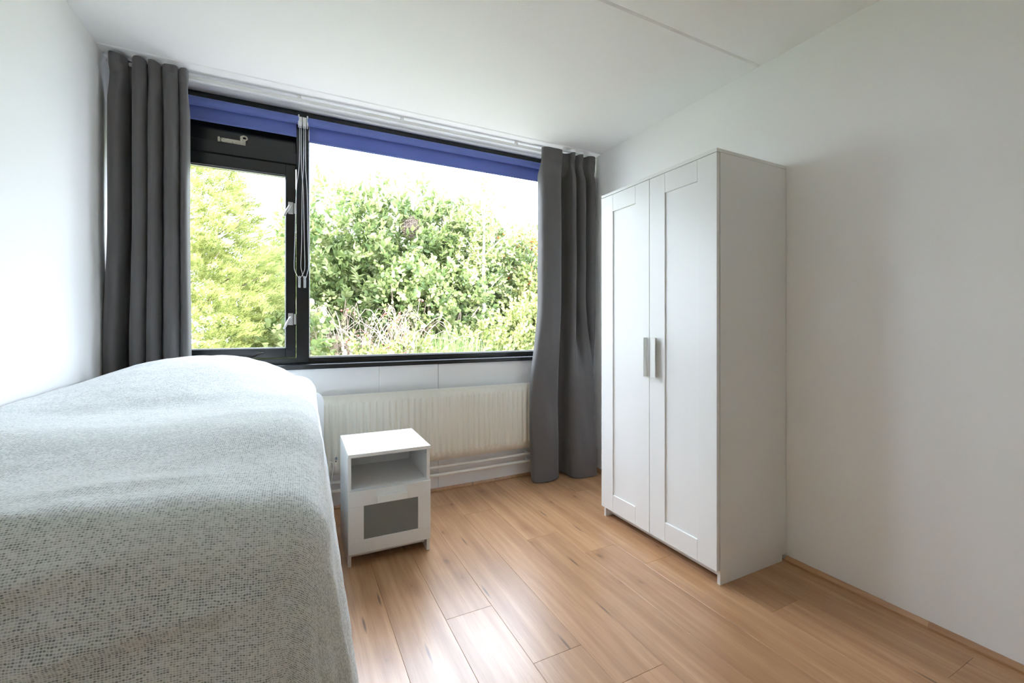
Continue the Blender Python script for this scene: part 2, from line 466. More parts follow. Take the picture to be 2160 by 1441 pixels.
# opening casement
cs = empty('casement', (-0.366 - ox, 0, 0)); cs.parent = win
def cb(name, x0, x1, y0, y1, z0, z1, mat='black', bev=0.003, seg=2):
    return box(name, (x0 + 0.366, x1 + 0.366, y0 - oy, y1 - oy, z0 - oz, z1 - oz), M[mat], cs, bev, seg)
C0, C1 = -0.752, 0.0205
cb('stile', C0, C0 + 0.056, 2.996, 3.06, 0.935, 2.116)
cb('stile', C1 - 0.056, C1, 2.996, 3.06, 0.935, 2.116)
cb('rail', C0 + 0.056, C1 - 0.056, 2.996, 3.06, 0.935, 0.994)
cb('rail', C0 + 0.056, C1 - 0.056, 2.996, 3.06, 2.046, 2.116)
bm = bmesh.new()
for d in ((C0 + 0.056, C1 - 0.056, 0.994, 0.999), (C0 + 0.056, C1 - 0.056, 2.040, 2.046), (C0 + 0.056, C0 + 0.061, 0.999, 2.04), (C1 - 0.060, C1 - 0.056, 0.999, 2.04)):
    bx(bm, d[0] + 0.366, d[1] + 0.366, 3.012 - oy, 3.03 - oy, d[2] - oz, d[3] - oz, 0.001)
obj('glazing_bead', bm, M['metal'], cs)
cb('pane', C0 + 0.058, C1 - 0.058, 3.032, 3.038, 0.996, 2.044, 'glass', 0)
for zc in (1.850, 1.170):
    bm = bmesh.new()
    bx(bm, -0.021 + 0.366, 0.006 + 0.366, 2.990 - oy, 2.997 - oy, zc - 0.036 - oz, zc + 0.036 - oz, 0.001)
    X = lambda x: x + 0.366
    tube(bm, [(X(-0.007), 2.992 - oy, zc + 0.010 - oz), (X(-0.007), 2.968 - oy, zc + 0.010 - oz), (X(-0.011), 2.962 - oy, zc + 0.004 - oz), (X(-0.026), 2.957 - oy, zc - 0.022 - oz), (X(-0.040), 2.958 - oy, zc - 0.052 - oz), (X(-0.044), 2.960 - oy, zc - 0.060 - oz)], [0.008, 0.008, 0.009, 0.0085, 0.0065, 0.004], 10)
    for dx, dz in ((-0.017, 0.028), (0.002, 0.028), (-0.017, -0.028), (0.002, -0.028)):
        tube(bm, [(X(dx), 2.991 - oy, zc + dz - oz), (X(dx), 2.9885 - oy, zc + dz - oz)], 0.0025, 8)
    obj('casement_handle', bm, M['metal'], cs, 0.6)
    box('strike_plate', (X(0.009), X(0.0225), 2.9915 - oy, 2.998 - oy, zc - 0.032 - oz, zc + 0.032 - oz), M['metal'], cs, 0.001)
bm = bmesh.new()
tube(bm, [(X(-0.52), 2.985 - oy, 0.952 - oz), (X(-0.30), 2.980 - oy, 0.950 - oz), (X(-0.21), 2.975 - oy, 0.949 - oz), (X(-0.19), 2.968 - oy, 0.956 - oz), (X(-0.172), 2.962 - oy, 0.966 - oz), (X(-0.150), 2.962 - oy, 0.968 - oz)], [0.006, 0.006, 0.006, 0.006, 0.005, 0.005], 8)
bx(bm, X(-0.54), X(-0.50), 2.978 - oy, 2.998 - oy, 0.940 - oz, 0.962 - oz, 0.002)
obj('window_stay', bm, M['dark_metal'], cs, 0.6)
# rusty cream lever of the vent flap
bm = bmesh.new()
LX = lambda x: x - ox
bx(bm, LX(-0.370), LX(-0.262), 3.024 - oy, 3.036 - oy, 2.198 - oz, 2.224 - oz, 0.002)
bx(bm, LX(-0.386), LX(-0.374), 3.022 - oy, 3.036 - oy, 2.198 - oz, 2.228 - oz, 0.003)
bx(bm, LX(-0.264), LX(-0.247), 3.022 - oy, 3.036 - oy, 2.190 - oz, 2.232 - oz, 0.002)
n = 16; ring = [(LX(-0.253) + 0.0135 * math.cos(2 * math.pi * k / n), 3.027 - oy, 2.242 - oz + 0.0115 * math.sin(2 * math.pi * k / n)) for k in range(n + 1)]
tube(bm, ring, 0.0048, 6, cap=False)
bx(bm, LX(-0.274), LX(-0.263), 3.022 - oy, 3.034 - oy, 2.220 - oz, 2.250 - oz, 0.002)
obj('vent_lever', bm, M['rusty'], win)['label'] = 'cream enamelled vent lever speckled with rust'

# ------------------------------------------------------------------ roller blinds
def blind(x0, x1, zb, label, chain_x, sag):
    r = empty('roller_blind', (x0, 2.958, 2.3815))
    L = x1 - x0
    bm = bmesh.new(); tube(bm, [(0, 0, 0), (L, 0, 0)], 0.0245, 24)
    obj('fabric_roll', bm, M['blind'], r, 0.7)
    # hanging cloth, leaving the back of the roll
    N = 24; vs = []; fs = []
    z1 = zb - 2.3815
    for i in range(N + 1):
        s = i / N
        for j in range(7):
            u = j / 6
            lift = sag * max(0, (s - 0.75) / 0.25) ** 2 * u
            vs.append((0.012 + (L - 0.024) * s, 0.0245 + 0.006 * math.sin(u * 2.2) * (0.4 + 0.6 * math.sin(s * 5)), -0.002 + (z1 + 0.002 + lift) * u))
    for i in range(N):
        for j in range(6):
            a = i * 7 + j; fs.append((a, a + 7, a + 8, a + 1))
    o = mesh_np('hanging_fabric', vs, fs, M['blind'], r, sm=True)
    md = o.modifiers.new('thickness', 'SOLIDIFY'); md.thickness = 0.0012
    bm = bmesh.new()
    P = [(0.012 + (L - 0.024) * i / N, 0.0265, z1 + 0.008 + sag * max(0, (i / N - 0.75) / 0.25) ** 2) for i in range(N + 1)]
    tube(bm, P, 0.0075, 8)
    obj('hem_bar', bm, M['blind'], r, 0.7)
    for bxp in (0.0, L):
        bm = bmesh.new()
        bx(bm, bxp - 0.004, bxp + 0.004, -0.022, 0.029, -0.034, 0.028, 0.003, 2)
        obj('bracket', bm, M['plastic'], r)
    # chain wheel housing
    cx = chain_x - x0
    bm = bmesh.new()
    bx(bm, cx - 0.0095, cx + 0.0095, -0.018, 0.018, -0.040, 0.016, 0.005, 2)
    tube(bm, [(cx - 0.010, 0, 0.0), (cx + 0.010, 0, 0.0)], 0.022, 18)
    obj('chain_wheel', bm, M['plastic'], r, 0.6)
    return r
bl = blind(-0.752, 0.036, 2.286, 'blue cloth roller blind rolled up over the opening casement', 0.044, -0.0)
tag(bl, 'navy blue cloth roller blind rolled up above the opening casement', 'blind', 'rolled-up blue blinds')
br = blind(0.084, 2.05, 2.265, '', 0.0675, 0.0)
tag(br, 'long navy blue cloth roller blind rolled up above the big fixed pane', 'blind', 'rolled-up blue blinds')

ICO = None
def bead_chain(root, top, left, right, zbot, xt):
    """closed loop of beads: down one side, round the bottom, up the other"""
    pts = []
    def curve(ctrl, m=400):
        c = np.array(ctrl); tt = np.linspace(0, len(c) - 1.001, m); out = []
        for t_ in tt:
            i = int(t_); f = t_ - i
            p0, p1, p2, p3 = c[max(i - 1, 0)], c[i], c[i + 1], c[min(i + 2, len(c) - 1)]
            out.append(0.5 * ((2 * p1) + (-p0 + p2) * f + (2 * p0 - 5 * p1 + 4 * p2 - p3) * f * f + (-p0 + 3 * p1 - 3 * p2 + p3) * f ** 3))
        return np.array(out)
    mid = (left + right) / 2
    c = curve([(xt - 0.004, 2.946, top), (xt - 0.006, 2.950, top - 0.25), (left + (xt - left) * 0.35, 2.965, 1.95), (left + 0.004, 2.972, 1.65), (left, 2.974, 1.50), (left + 0.006, 2.974, zbot + 0.035), (mid - 0.008, 2.974, zbot + 0.004), (mid, 2.973, zbot), (mid + 0.008, 2.974, zbot + 0.004), (right - 0.006, 2.974, zbot + 0.035), (right, 2.974, 1.50), (right - 0.003, 2.972, 1.65), (right + (xt - right) * 0.35, 2.965, 1.95), (xt + 0.006, 2.950, top - 0.25), (xt + 0.005, 2.946, top)], 1600)
    seg = np.r_[0, np.cumsum(np.linalg.norm(np.diff(c, axis=0), axis=1))]
    s = np.arange(0, seg[-1], 0.0058)
    P = np.stack([np.interp(s, seg, c[:, k]) for k in range(3)], 1)
    bm = bmesh.new(); bmesh.ops.create_icosphere(bm, subdivisions=1, radius=0.0026)
    tv = np.array([v.co[:] for v in bm.verts]); tf = np.array([[v.index for v in f.verts] for f in bm.faces]); bm.free()
    V = (P[:, None, :] + tv[None]).reshape(-1, 3); F = (tf[None] + (np.arange(len(P)) * len(tv))[:, None, None]).reshape(-1, 3)
    # the thread between the beads
    bm = bmesh.new(); tube(bm, c[::8], 0.0008, 4)
    bm.verts.index_update()
    cv = np.array([v.co[:] for v in bm.verts]); cf = []
    for f in bm.faces:
        ids = [v.index for v in f.verts]
        for k in range(1, len(ids) - 1): cf.append((ids[0], ids[k], ids[k + 1]))
    bm.free()
    F = np.r_[F, np.array(cf) + len(V)]; V = np.r_[V, cv]
    V = V - np.array(root.location)[None]
    o = mesh_np('bead_chain', V, F, M['bead'], root, sm=True)
    o['kind'] = 'stuff'
    bm = bmesh.new(); L = root.location
    bx(bm, mid - 0.0075 - L.x, mid + 0.0075 - L.x, 2.974 - L.y, 2.986 - L.y, zbot - 0.062 - L.z, zbot + 0.008 - L.z, 0.003, 2)
    bx(bm, mid - 0.006 - L.x, mid + 0.006 - L.x, 2.966 - L.y, 2.980 - L.y, zbot - 0.012 - L.z, zbot + 0.010 - L.z, 0.003, 2)
    tube(bm, [(mid - L.x, 2.975 - L.y, zbot - 0.042 - L.z), (mid - L.x, 2.971 - L.y, zbot - 0.042 - L.z)], 0.004, 8)
    obj('chain_holder', bm, M['clear'], root)
bead_chain(bl, 2.36, 0.011, 0.070, 1.425, 0.044)
bead_chain(br, 2.36, 0.048, 0.0905, 1.425, 0.0675)

# ------------------------------------------------------------------ curtain rail and curtains
rail = tag(empty('curtain_rail', (0.65, 2.79, ZC)), 'thin white curtain rail fixed under the ceiling along the window', 'curtain rail')
bm = bmesh.new(); prism(bm, [(-0.010, -0.040), (0.010, -0.040), (0.012, -0.034), (0.012, -0.024), (0.008, -0.019), (-0.008, -0.019), (-0.012, -0.024), (-0.012, -0.034)], 'x', -1.455, 1.455)
obj('track', bm, M['rail'], rail)
for x in (-0.734, 0.038, 0.623, 1.440, 2.075):
    bm = bmesh.new(); bx(bm, x - 0.65 - 0.010, x - 0.65 + 0.010, -0.011, 0.011, -0.024, 0.0, 0.002)
    bx(bm, x - 0.65 - 0.007, x - 0.65 + 0.007, -0.0135, 0.0135, -0.037, -0.018, 0.002)
    obj('bracket', bm, M['clear'] if False else M['rail'], rail)

def cat(P, n):
    P = np.array(P, float); tt = np.linspace(0, len(P) - 1 - 1e-6, n); out = []
    for t_ in tt:
        i = int(t_); f = t_ - i
        p0, p1, p2, p3 = P[max(i - 1, 0)], P[i], P[i + 1], P[min(i + 2, len(P) - 1)]
        out.append(0.5 * ((2 * p1) + (-p0 + p2) * f + (2 * p0 - 5 * p1 + 4 * p2 - p3) * f * f + (-p0 + 3 * p1 - 3 * p2 + p3) * f ** 3))
    return np.array(out)

def curtain(levels, label, base, extra=None, group='charcoal curtains'):
    """levels: list of (z, [(x, y)...]) from top to bottom"""
    NU, NV = 190, 90
    zs = [l[0] for l in levels]
    rows = np.array([cat(l[1], NU) for l in levels])       # L,NU,2
    ts = np.linspace(0, len(levels) - 1, NV)
    zz = np.interp(ts, range(len(zs)), zs)
    V = []
    for z, t_ in zip(zz, ts):
        i = min(int(t_), len(levels) - 2); f = t_ - i; f = f * f * (3 - 2 * f)
        r = rows[i] * (1 - f) + rows[i + 1] * f
        for k in range(NU):
            x, y = r[k]
            # slight creasing of the cloth
            y += 0.0022 * math.sin(x * 61 + z * 9.1) * math.sin(z * 3.7 + x * 11)
            dz = 0.0
            if extra: x, y, dz = extra(k / (NU - 1), x, y, z)
            V.append((x - base[0], y - base[1], z + dz - base[2]))
    F = [(j * NU + k, j * NU + k + 1, (j + 1) * NU + k + 1, (j + 1) * NU + k) for j in range(NV - 1) for k in range(NU - 1)]
    root = empty('curtain', base); tag(root, label, 'curtain', group)
    o = mesh_np('curtain_cloth', V, F, M['curtain'], root, sm=True)
    md = o.modifiers.new('thickness', 'SOLIDIFY'); md.thickness = 0.0022; md.offset = 0
    # white header tape behind the top, with its hooks on the rail
    return root

RT = [(1.628, 2.80), (1.636, 2.757), (1.70, 2.742), (1.772, 2.742), (1.792, 2.765), (1.800, 2.815), (1.835, 2.832), (1.868, 2.80), (1.876, 2.752), (1.900, 2.745), (1.908, 2.80), (1.935, 2.828), (1.950, 2.775), (1.975, 2.752), (1.985, 2.80), (2.015, 2.825), (2.035, 2.762), (2.075, 2.748), (2.105, 2.79), (2.112, 2.835)]
RT = [(x, 2.742 + (y - 2.79) * 0.62) for x, y in RT]
RP = [(x + 0.004 * math.sin(k * 2.1), 2.748 + (y - 2.742) * 0.6) for k, (x, y) in enumerate(RT)]
RM = [(1.612, 2.80), (1.622, 2.752), (1.69, 2.732), (1.755, 2.735), (1.782, 2.762), (1.795, 2.815), (1.825, 2.835), (1.862, 2.80), (1.872, 2.742), (1.898, 2.735), (1.912, 2.80), (1.932, 2.830), (1.952, 2.765), (1.985, 2.735), (1.997, 2.795), (2.015, 2.822), (2.045, 2.752), (2.080, 2.740), (2.106, 2.79), (2.114, 2.835)]
RM = [(x, 2.79 + (y - 2.79) * 1.25) for x, y in RM]
RB = [(1.552, 2.80), (1.556, 2.757), (1.64, 2.728), (1.73, 2.728), (1.770, 2.758), (1.792, 2.812), (1.815, 2.832), (1.845, 2.80), (1.853, 2.730), (1.880, 2.690), (1.925, 2.668), (1.965, 2.658), (2.005, 2.655), (2.045, 2.665), (2.060, 2.700), (2.066, 2.735), (2.078, 2.745), (2.092, 2.755), (2.106, 2.79), (2.114, 2.835)]
RM = [(x, y - 0.022) for x, y in RM]
RF = [(x, y - 0.012) for x, y in RB]
def r_extra(u, x, y, z):
    dz = 0.0
    if z < 0.14:
        q = (0.14 - z) / 0.14
        y -= 0.030 * q * q * (0.55 + 0.45 * math.sin(u * 17 + 0.6))
        dz = 0.018 * q * max(0.0, math.sin(u * 11 - 1.2))
    return x, y, dz
curtain([(2.432, RT), (2.402, RT), (2.352, RP), (2.22, RM), (1.35, RM), (0.55, RB), (0.10, RF), (0.005, RF)], 'charcoal grey curtain hanging to the floor beside the white wardrobe', (1.85, 2.78, 0.0), r_extra)

LT = [(-0.788, 2.84), (-0.784, 2.770), (-0.762, 2.735), (-0.736, 2.740), (-0.724, 2.800), (-0.722, 2.850), (-0.704, 2.850), (-0.698, 2.790), (-0.684, 2.742), (-0.660, 2.735), (-0.643, 2.760), (-0.645, 2.815), (-0.638, 2.800), (-0.630, 2.750), (-0.605, 2.735), (-0.588, 2.770), (-0.592, 2.830), (-0.578, 2.800), (-0.566, 2.748), (-0.540, 2.735), (-0.520, 2.760), (-0.520, 2.820), (-0.512, 2.790), (-0.500, 2.755), (-0.482, 2.765), (-0.478, 2.82)]
LT = [(x, 2.742 + (y - 2.79) * 0.62) for x, y in LT]
LP = [(x + 0.003 * math.sin(k * 1.7), 2.748 + (y - 2.742) * 0.65) for k, (x, y) in enumerate(LT)]
LM = [(x + 0.010 * (x + 0.48) / 0.3, 2.795 + (y - 2.742) * 1.62) for x, y in LT]
LM = [(x, y - 0.022) for x, y in LM]
LB = [(-0.476 + (x + 0.476) * 1.085, y + 0.032) for x, y in LM]
def l_extra(u, x, y, z):
    dz = 0.0
    if z > 2.39: dz = 0.004 * math.sin(u * 40)
    return x, y, dz
curtain([(2.436, LT), (2.402, LT), (2.350, LP), (2.22, LM), (1.65, LM), (1.0, LB), (0.5, LB), (0.01, LB)], 'charcoal grey curtain hanging behind the head of the bed', (-0.64, 2.79, 0.0), l_extra)

# ------------------------------------------------------------------ radiator
rad = tag(empty('radiator', (0.65, 2.83, 0.23)), 'cream ribbed panel radiator under the window', 'radiator')
RX0, RX1, RZ0, RZ1 = -0.30, 1.625, 0.232, 0.706
cx0, cx1, h = RX0 - 0.65, RX1 - 0.65, RZ1 - RZ0
# ribbed front sheet: profile repeated every 40 mm, ribs ending below the top and bottom edges
pitch = 0.0398
xs, ys = [cx0], [0.0]
x = cx0 + 0.032
while x + pitch < cx1:
    for dx, d in ((0.0, 0), (0.004, -0.006), (0.008, -0.0085), (0.020, -0.0085), (0.024, -0.006), (0.028, 0)):
        xs.append(x + dx); ys.append(d)
    x += pitch
xs.append(cx1); ys.append(0.0)
zrow = [(0.0, 0.0), (0.044, 0.0), (0.050, 0.75), (0.058, 1.0), (h - 0.058, 1.0), (h - 0.050, 0.75), (h - 0.044, 0.0), (h, 0.0)]
V = [(xx, yy * k, zz) for zz, k in zrow for xx, yy in zip(xs, ys)]
n = len(xs)
F = [(j * n + i, j * n + i + 1, (j + 1) * n + i + 1, (j + 1) * n + i) for j in range(len(zrow) - 1) for i in range(n - 1)]
o = mesh_np('ribbed_panel', V, F, M['cream'], rad, sm=True)
md = o.modifiers.new('thickness', 'SOLIDIFY'); md.thickness = 0.003; md.offset = -1
bm = bmesh.new(); bx(bm, cx0, cx1, 0.003, 0.030, 0.003, h - 0.004, 0.004)
obj('back_panel', bm, M['cream'], rad)
bm = bmesh.new()
tube(bm, [(cx0, 0.006, h - 0.002), (cx1, 0.006, h - 0.002)], 0.006, 8); tube(bm, [(cx0, 0.006, 0.003), (cx1, 0.006, 0.003)], 0.006, 8)
obj('edge_seam', bm, M['cream'], rad, 0.6)
for x in (-0.1, 0.45, 0.98, 1.5):
    box('wall_bracket', (x - 0.665, x - 0.635, 0.030, 0.0692, 0.06, h - 0.02), M['cream'], rad, 0.002)
for z in (0.175, 0.122):
    bm = bmesh.new(); tube(bm, [(cx0 - 0.2, 0.026, z - 0.23), (XR - 0.65 - 0.02, 0.026, z - 0.23)], 0.0105, 12)
    obj('pipe', bm, M['pipe'], rad, 0.8)
for x in (0.35, 1.566):
    for z in (0.175, 0.122): box('pipe_clip', (x - 0.655, x - 0.645, 0.020, 0.0692, z - 0.232, z - 0.214), M['plastic'], rad, 0.001)
bm = bmesh.new(); tube(bm, [(0.237 - 0.65, 0.002, 0.100), (0.237 - 0.65, -0.014, 0.100)], [0.0075, 0.007], 14)
obj('bleed_plug', bm, M['greyplug'], rad, 0.6)
bm = bmesh.new(); tube(bm, [(0.235 - 0.65, 0.002, 0.083), (0.235 - 0.65, -0.011, 0.083)], 0.0035, 10)
obj('bleed_screw', bm, M['rubber'], rad, 0.6)

# ------------------------------------------------------------------ wardrobe
WX, WY, WD, WW, WH = 1.640, 1.2865, 0.488, 0.790, 1.900
wr = tag(empty('wardrobe', (WX, WY, 0)), 'tall white two-door wardrobe with framed door panels against the wall', 'wardrobe')
tk = 0.016
box('top_panel', (0.0, WD, 0.0, WW, WH - tk, WH), M['white'], wr, 0.0012)
def side(y0):
    bm = bmesh.new()
    prism(bm, [(0.021, 0), (WD - 0.03, 0), (WD - 0.03, 0.03), (WD, 0.03), (WD, WH - tk - 0.0008), (0.021, WH - tk - 0.0008)], 'y', y0, y0 + tk)
    bmesh.ops.bevel(bm, geom=list(bm.edges), offset=0.0008, segments=1, affect='EDGES')
    return obj('side_panel', bm, M['white'], wr)
side(0.0); side(WW - tk)
box('back_panel', (WD - 0.012, WD - 0.004, tk, WW - tk, 0.05, WH - tk - 0.001), M['white'], wr)
box('bottom_panel', (0.022, WD - 0.012, tk + 0.0005, WW - tk - 0.0005, 0.062, 0.078), M['white'], wr)
box('plinth', (0.062, 0.078, tk + 0.0005, WW - tk - 0.0005, 0.012, 0.061), M['white'], wr)
def door(y0, y1, hy0, hy1):
    d = empty('door', (0, y0, 0.063)); d.parent = wr
    L, hh = y1 - y0, WH - tk - 0.0025 - 0.063
    st, rl = 0.102, 0.097
    bev = 0.0008
    box('stile', (0.0, 0.018, 0, st, 0, hh), M['white'], d, bev)
    box('stile', (0.0, 0.018, L - st, L, 0, hh), M['white'], d, bev)
    box('rail', (0.0, 0.018, st + 0.0006, L - st - 0.0006, 0, rl), M['white'], d, bev)
    box('rail', (0.0, 0.018, st + 0.0006, L - st - 0.0006, hh - rl, hh), M['white'], d, bev)
    box('inset_panel', (0.007, 0.015, st - 0.004, L - st + 0.004, rl - 0.004, hh - rl + 0.004), M['white'], d)
    # angled pull: a flat face standing off the door on a full-length web
    bm = bmesh.new()
    z0, z1 = 0.869 - 0.063, 1.069 - 0.063
    a, b = hy0 - y0 - WY, hy1 - y0 - WY
    q = 1 if b > a else -1
    prism(bm, [(0.002, a + 0.004 * q), (0.002, a + 0.010 * q), (-0.020, a + 0.010 * q), (-0.022, b), (-0.025, b), (-0.0265, a + 0.003 * q), (-0.024, a)], 'z', z0, z1)
    bmesh.ops.bevel(bm, geom=list(bm.edges), offset=0.0006, segments=1, affect='EDGES')
    obj('handle', bm, M['handle'], d)
    return d
mid = 1.6865
door(0.001, mid - WY - 0.0015, 1.654, 1.622)
door(mid - WY + 0.0015, WW - 0.001, 1.698, 1.736)

# ------------------------------------------------------------------ bedside cabinet
ns = tag(empty('bedside_cabinet', (0.2304, 2.1408, 0), -0.0119), 'small white bedside cabinet with open shelf and frosted glass drawer', 'bedside cabinet')
NW, ND, NH = 0.390, 0.41, 0.530
box('top_panel', (0, NW, 0.0, ND, NH - tk, NH), M['white'], ns, 0.001)
box('side_panel', (0.0, tk, 0.018, ND, 0.0, NH - tk - 0.0005), M['white'], ns, 0.0008)
box('side_panel', (NW - tk, NW, 0.018, ND, 0.0, NH - tk - 0.0005), M['white'], ns, 0.0008)
box('back_panel', (tk, NW - tk, ND - 0.012, ND - 0.004, 0.05, NH - tk), M['white'], ns)
box('shelf', (tk + 0.0004, NW - tk - 0.0004, 0.022, ND - 0.012, 0.345, 0.361), M['white'], ns, 0.0006)
box('plinth_rail', (tk + 0.0004, NW - tk - 0.0004, 0.060, 0.076, 0.026, 0.066), M['white'], ns, 0.0006)
bm = bmesh.new(); tube(bm, [(NW - tk, 0.038, 0.487), (NW - tk - 0.001, 0.038, 0.487)], 0.0035, 12)
obj('screw_cap', bm, M['hole'], ns)
dr = empty('drawer', (0, 0, 0.064)); dr.parent = ns
dh = 0.356 - 0.064
gx0, gx1, gz0, gz1 = 0.070, 0.326, 0.126 - 0.064, 0.284 - 0.064
box('rail', (0.001, NW - 0.001, 0.0, 0.016, 0, gz0), M['white'], dr, 0.0008)
box('rail', (0.001, NW - 0.001, 0.0, 0.016, gz1, dh), M['white'], dr, 0.0008)
box('stile', (0.001, gx0, 0.0, 0.016, gz0 + 0.0005, gz1 - 0.0005), M['white'], dr, 0.0008)
box('stile', (gx1, NW - 0.001, 0.0, 0.016, gz0 + 0.0005, gz1 - 0.0005), M['white'], dr, 0.0008)
box('glass_panel', (gx0 - 0.003, gx1 + 0.003, 0.004, 0.009, gz0 - 0.003, gz1 + 0.003), M['frost'], dr)['label'] = 'frosted grey glass panel'
bm = bmesh.new()
bx(bm, tk + 0.014, NW - tk - 0.014, 0.0165, ND - 0.03, 0.004, 0.20)
obj('drawer_box', bm, M['white'], dr)
bm = bmesh.new()
hz = 0.327 - 0.064
prism(bm, [(0.002, hz - 0.003), (0.002, hz - 0.009), (-0.019, hz - 0.009), (-0.024, hz - 0.030), (-0.027, hz - 0.030), (-0.023, hz - 0.003), (-0.020, hz)], 'x', 0.128, 0.270)
bmesh.ops.bevel(bm, geom=list(bm.edges), offset=0.0006, segments=1, affect='EDGES')
obj('handle', bm, M['handle'], dr)

# ------------------------------------------------------------------ bed
BX0, BX1, BY0, BY1 = -0.800, 0.045, 0.86, 2.70
bed = tag(empty('bed', (-0.34, 1.75, 0)), 'single bed with a rounded white headboard under the window', 'bed')
bo = Vector((-0.34, 1.75, 0))
def rrect(x0, x1, z0, z1, r, n=8):
    P = [(x0, z0), (x1, z0)]
    for k in range(n + 1):
        a = math.pi / 2 * k / n; P.append((x1 - r + r * math.cos(a), z1 - r + r * math.sin(a)))
    for k in range(n + 1):
        a = math.pi / 2 + math.pi / 2 * k / n; P.append((x0 + r + r * math.cos(a), z1 - r + r * math.sin(a)))
    return P
bm = bmesh.new(); prism(bm, rrect(-0.812 - bo.x, 0.162 - bo.x, 0.25, 0.750, 0.055), 'y', 2.712 - bo.y, 2.734 - bo.y)
es = [e for e in bm.edges if abs(e.verts[0].co.y - e.verts[1].co.y) < 1e-6]
bmesh.ops.bevel(bm, geom=es, offset=0.003, segments=2, affect='EDGES')
obj('headboard', bm, M['bedwhite'], bed, 0.6)
for x0, x1 in ((BX0, BX0 + 0.025), (BX1 - 0.025, BX1)):
    box('side_rail', (x0 - bo.x, x1 - bo.x, BY0 - bo.y, 2.712 - bo.y, 0.28, 0.40), M['bedwhite'], bed, 0.003)
box('foot_rail', (BX0 + 0.025 - bo.x, BX1 - 0.025 - bo.x, BY0 - bo.y, BY0 + 0.025 - bo.y, 0.28, 0.40), M['bedwhite'], bed, 0.003)
box('slat_base', (BX0 + 0.026 - bo.x, BX1 - 0.026 - bo.x, BY0 + 0.026 - bo.y, 2.711 - bo.y, 0.36, 0.385), M['bedwhite'], bed)
for x in (BX0, BX1 - 0.05):
    for y in (BY0 + 0.03, 2.66):
        box('leg', (x + 0.002 - bo.x, x + 0.048 - bo.x, y - bo.y, y + 0.046 - bo.y, 0.0, 0.30), M['bedwhite'], bed, 0.003)
mt = box('mattress', (BX0 + 0.01, BX1 - 0.015, BY0 + 0.04, 2.700, 0.386, 0.790), M['ticking'], None, 0.05, 3)
tag(mt, 'thick white mattress under the flecked blanket', 'mattress')

# blanket draped over mattress and pillow
def sst(a, b, x):
    t_ = np.clip((x - a) / (b - a), 0, 1); return t_ * t_ * (3 - 2 * t_)
prof_x = [-0.83, -0.79, -0.71, -0.626, -0.54, -0.445, -0.31, -0.208, -0.124, -0.036, 0.03, 0.08]
prof_z = [0.880, 0.889, 0.921, 0.953, 0.972, 0.981, 0.982, 0.968, 0.941, 0.897, 0.850, 0.815]
def top_z(x, y):
    head = np.interp(x, prof_x, prof_z)
    flat = 0.868 + 0.016 * np.exp(-((x + 0.80) / 0.10) ** 2) - 0.012 * sst(-0.2, 0.05, x)
    k = sst(1.75, 2.42, y)
    z = flat * (1 - k) + head * k
    # gentle hollows and bedding lumps
    z = z + (1 - k) * (0.010 * np.sin(x * 7.3 + 1.1) * np.sin(y * 5.1 + 0.4) + 0.006 * np.sin(x * 3.1 + y * 11.0))
    z = z - 0.030 * sst(1.45, 0.95, y)
    return z
# @blanket
AR, BR, BH = 0.020, 0.93, 2.615
rs = 0.105
na, nso, nb, nfo, nho = 70, 64, 150, 70, 16
a_in = np.linspace(-0.812, AR, na); b_in = np.linspace(BR, BH, nb)
u_so = np.linspace(0, 1, nso + 1)[1:]; u_fo = np.linspace(0, 1, nfo + 1)[1:]; u_ho = np.linspace(0, 1, nho + 1)[1:]
hemY = [0.70, 1.3, 2.0, 2.72]
hemZ = [0.02, 0.03, 0.08, 0.14]
def edge_x(y): return float(np.interp(y, [0.93, 1.15, 1.4, 2.0, 2.4, 2.62], [-0.036, -0.031, -0.024, -0.012, 0.0, 0.014]))
def side_drop(y): return 0.86 - np.interp(y, hemY, hemZ) + 0.055
A = []; B = []; UV = []
cols = [(a, 0.0) for a in a_in] + [(AR, u) for u in u_so]
rows_ = [(BR, -u) for u in u_fo[::-1]] + [(b, 0.0) for b in b_in] + [(BH, u) for u in u_ho]
V = np.zeros((len(rows_), len(cols), 3)); W = np.zeros((len(rows_), len(cols), 2))
def noise1(x, y, s):
    return np.sin(x * 12.9 * s + 1.3 * np.sin(y * 7.1 * s)) * np.cos(y * 9.7 * s + 1.7 * np.sin(x * 5.3 * s))
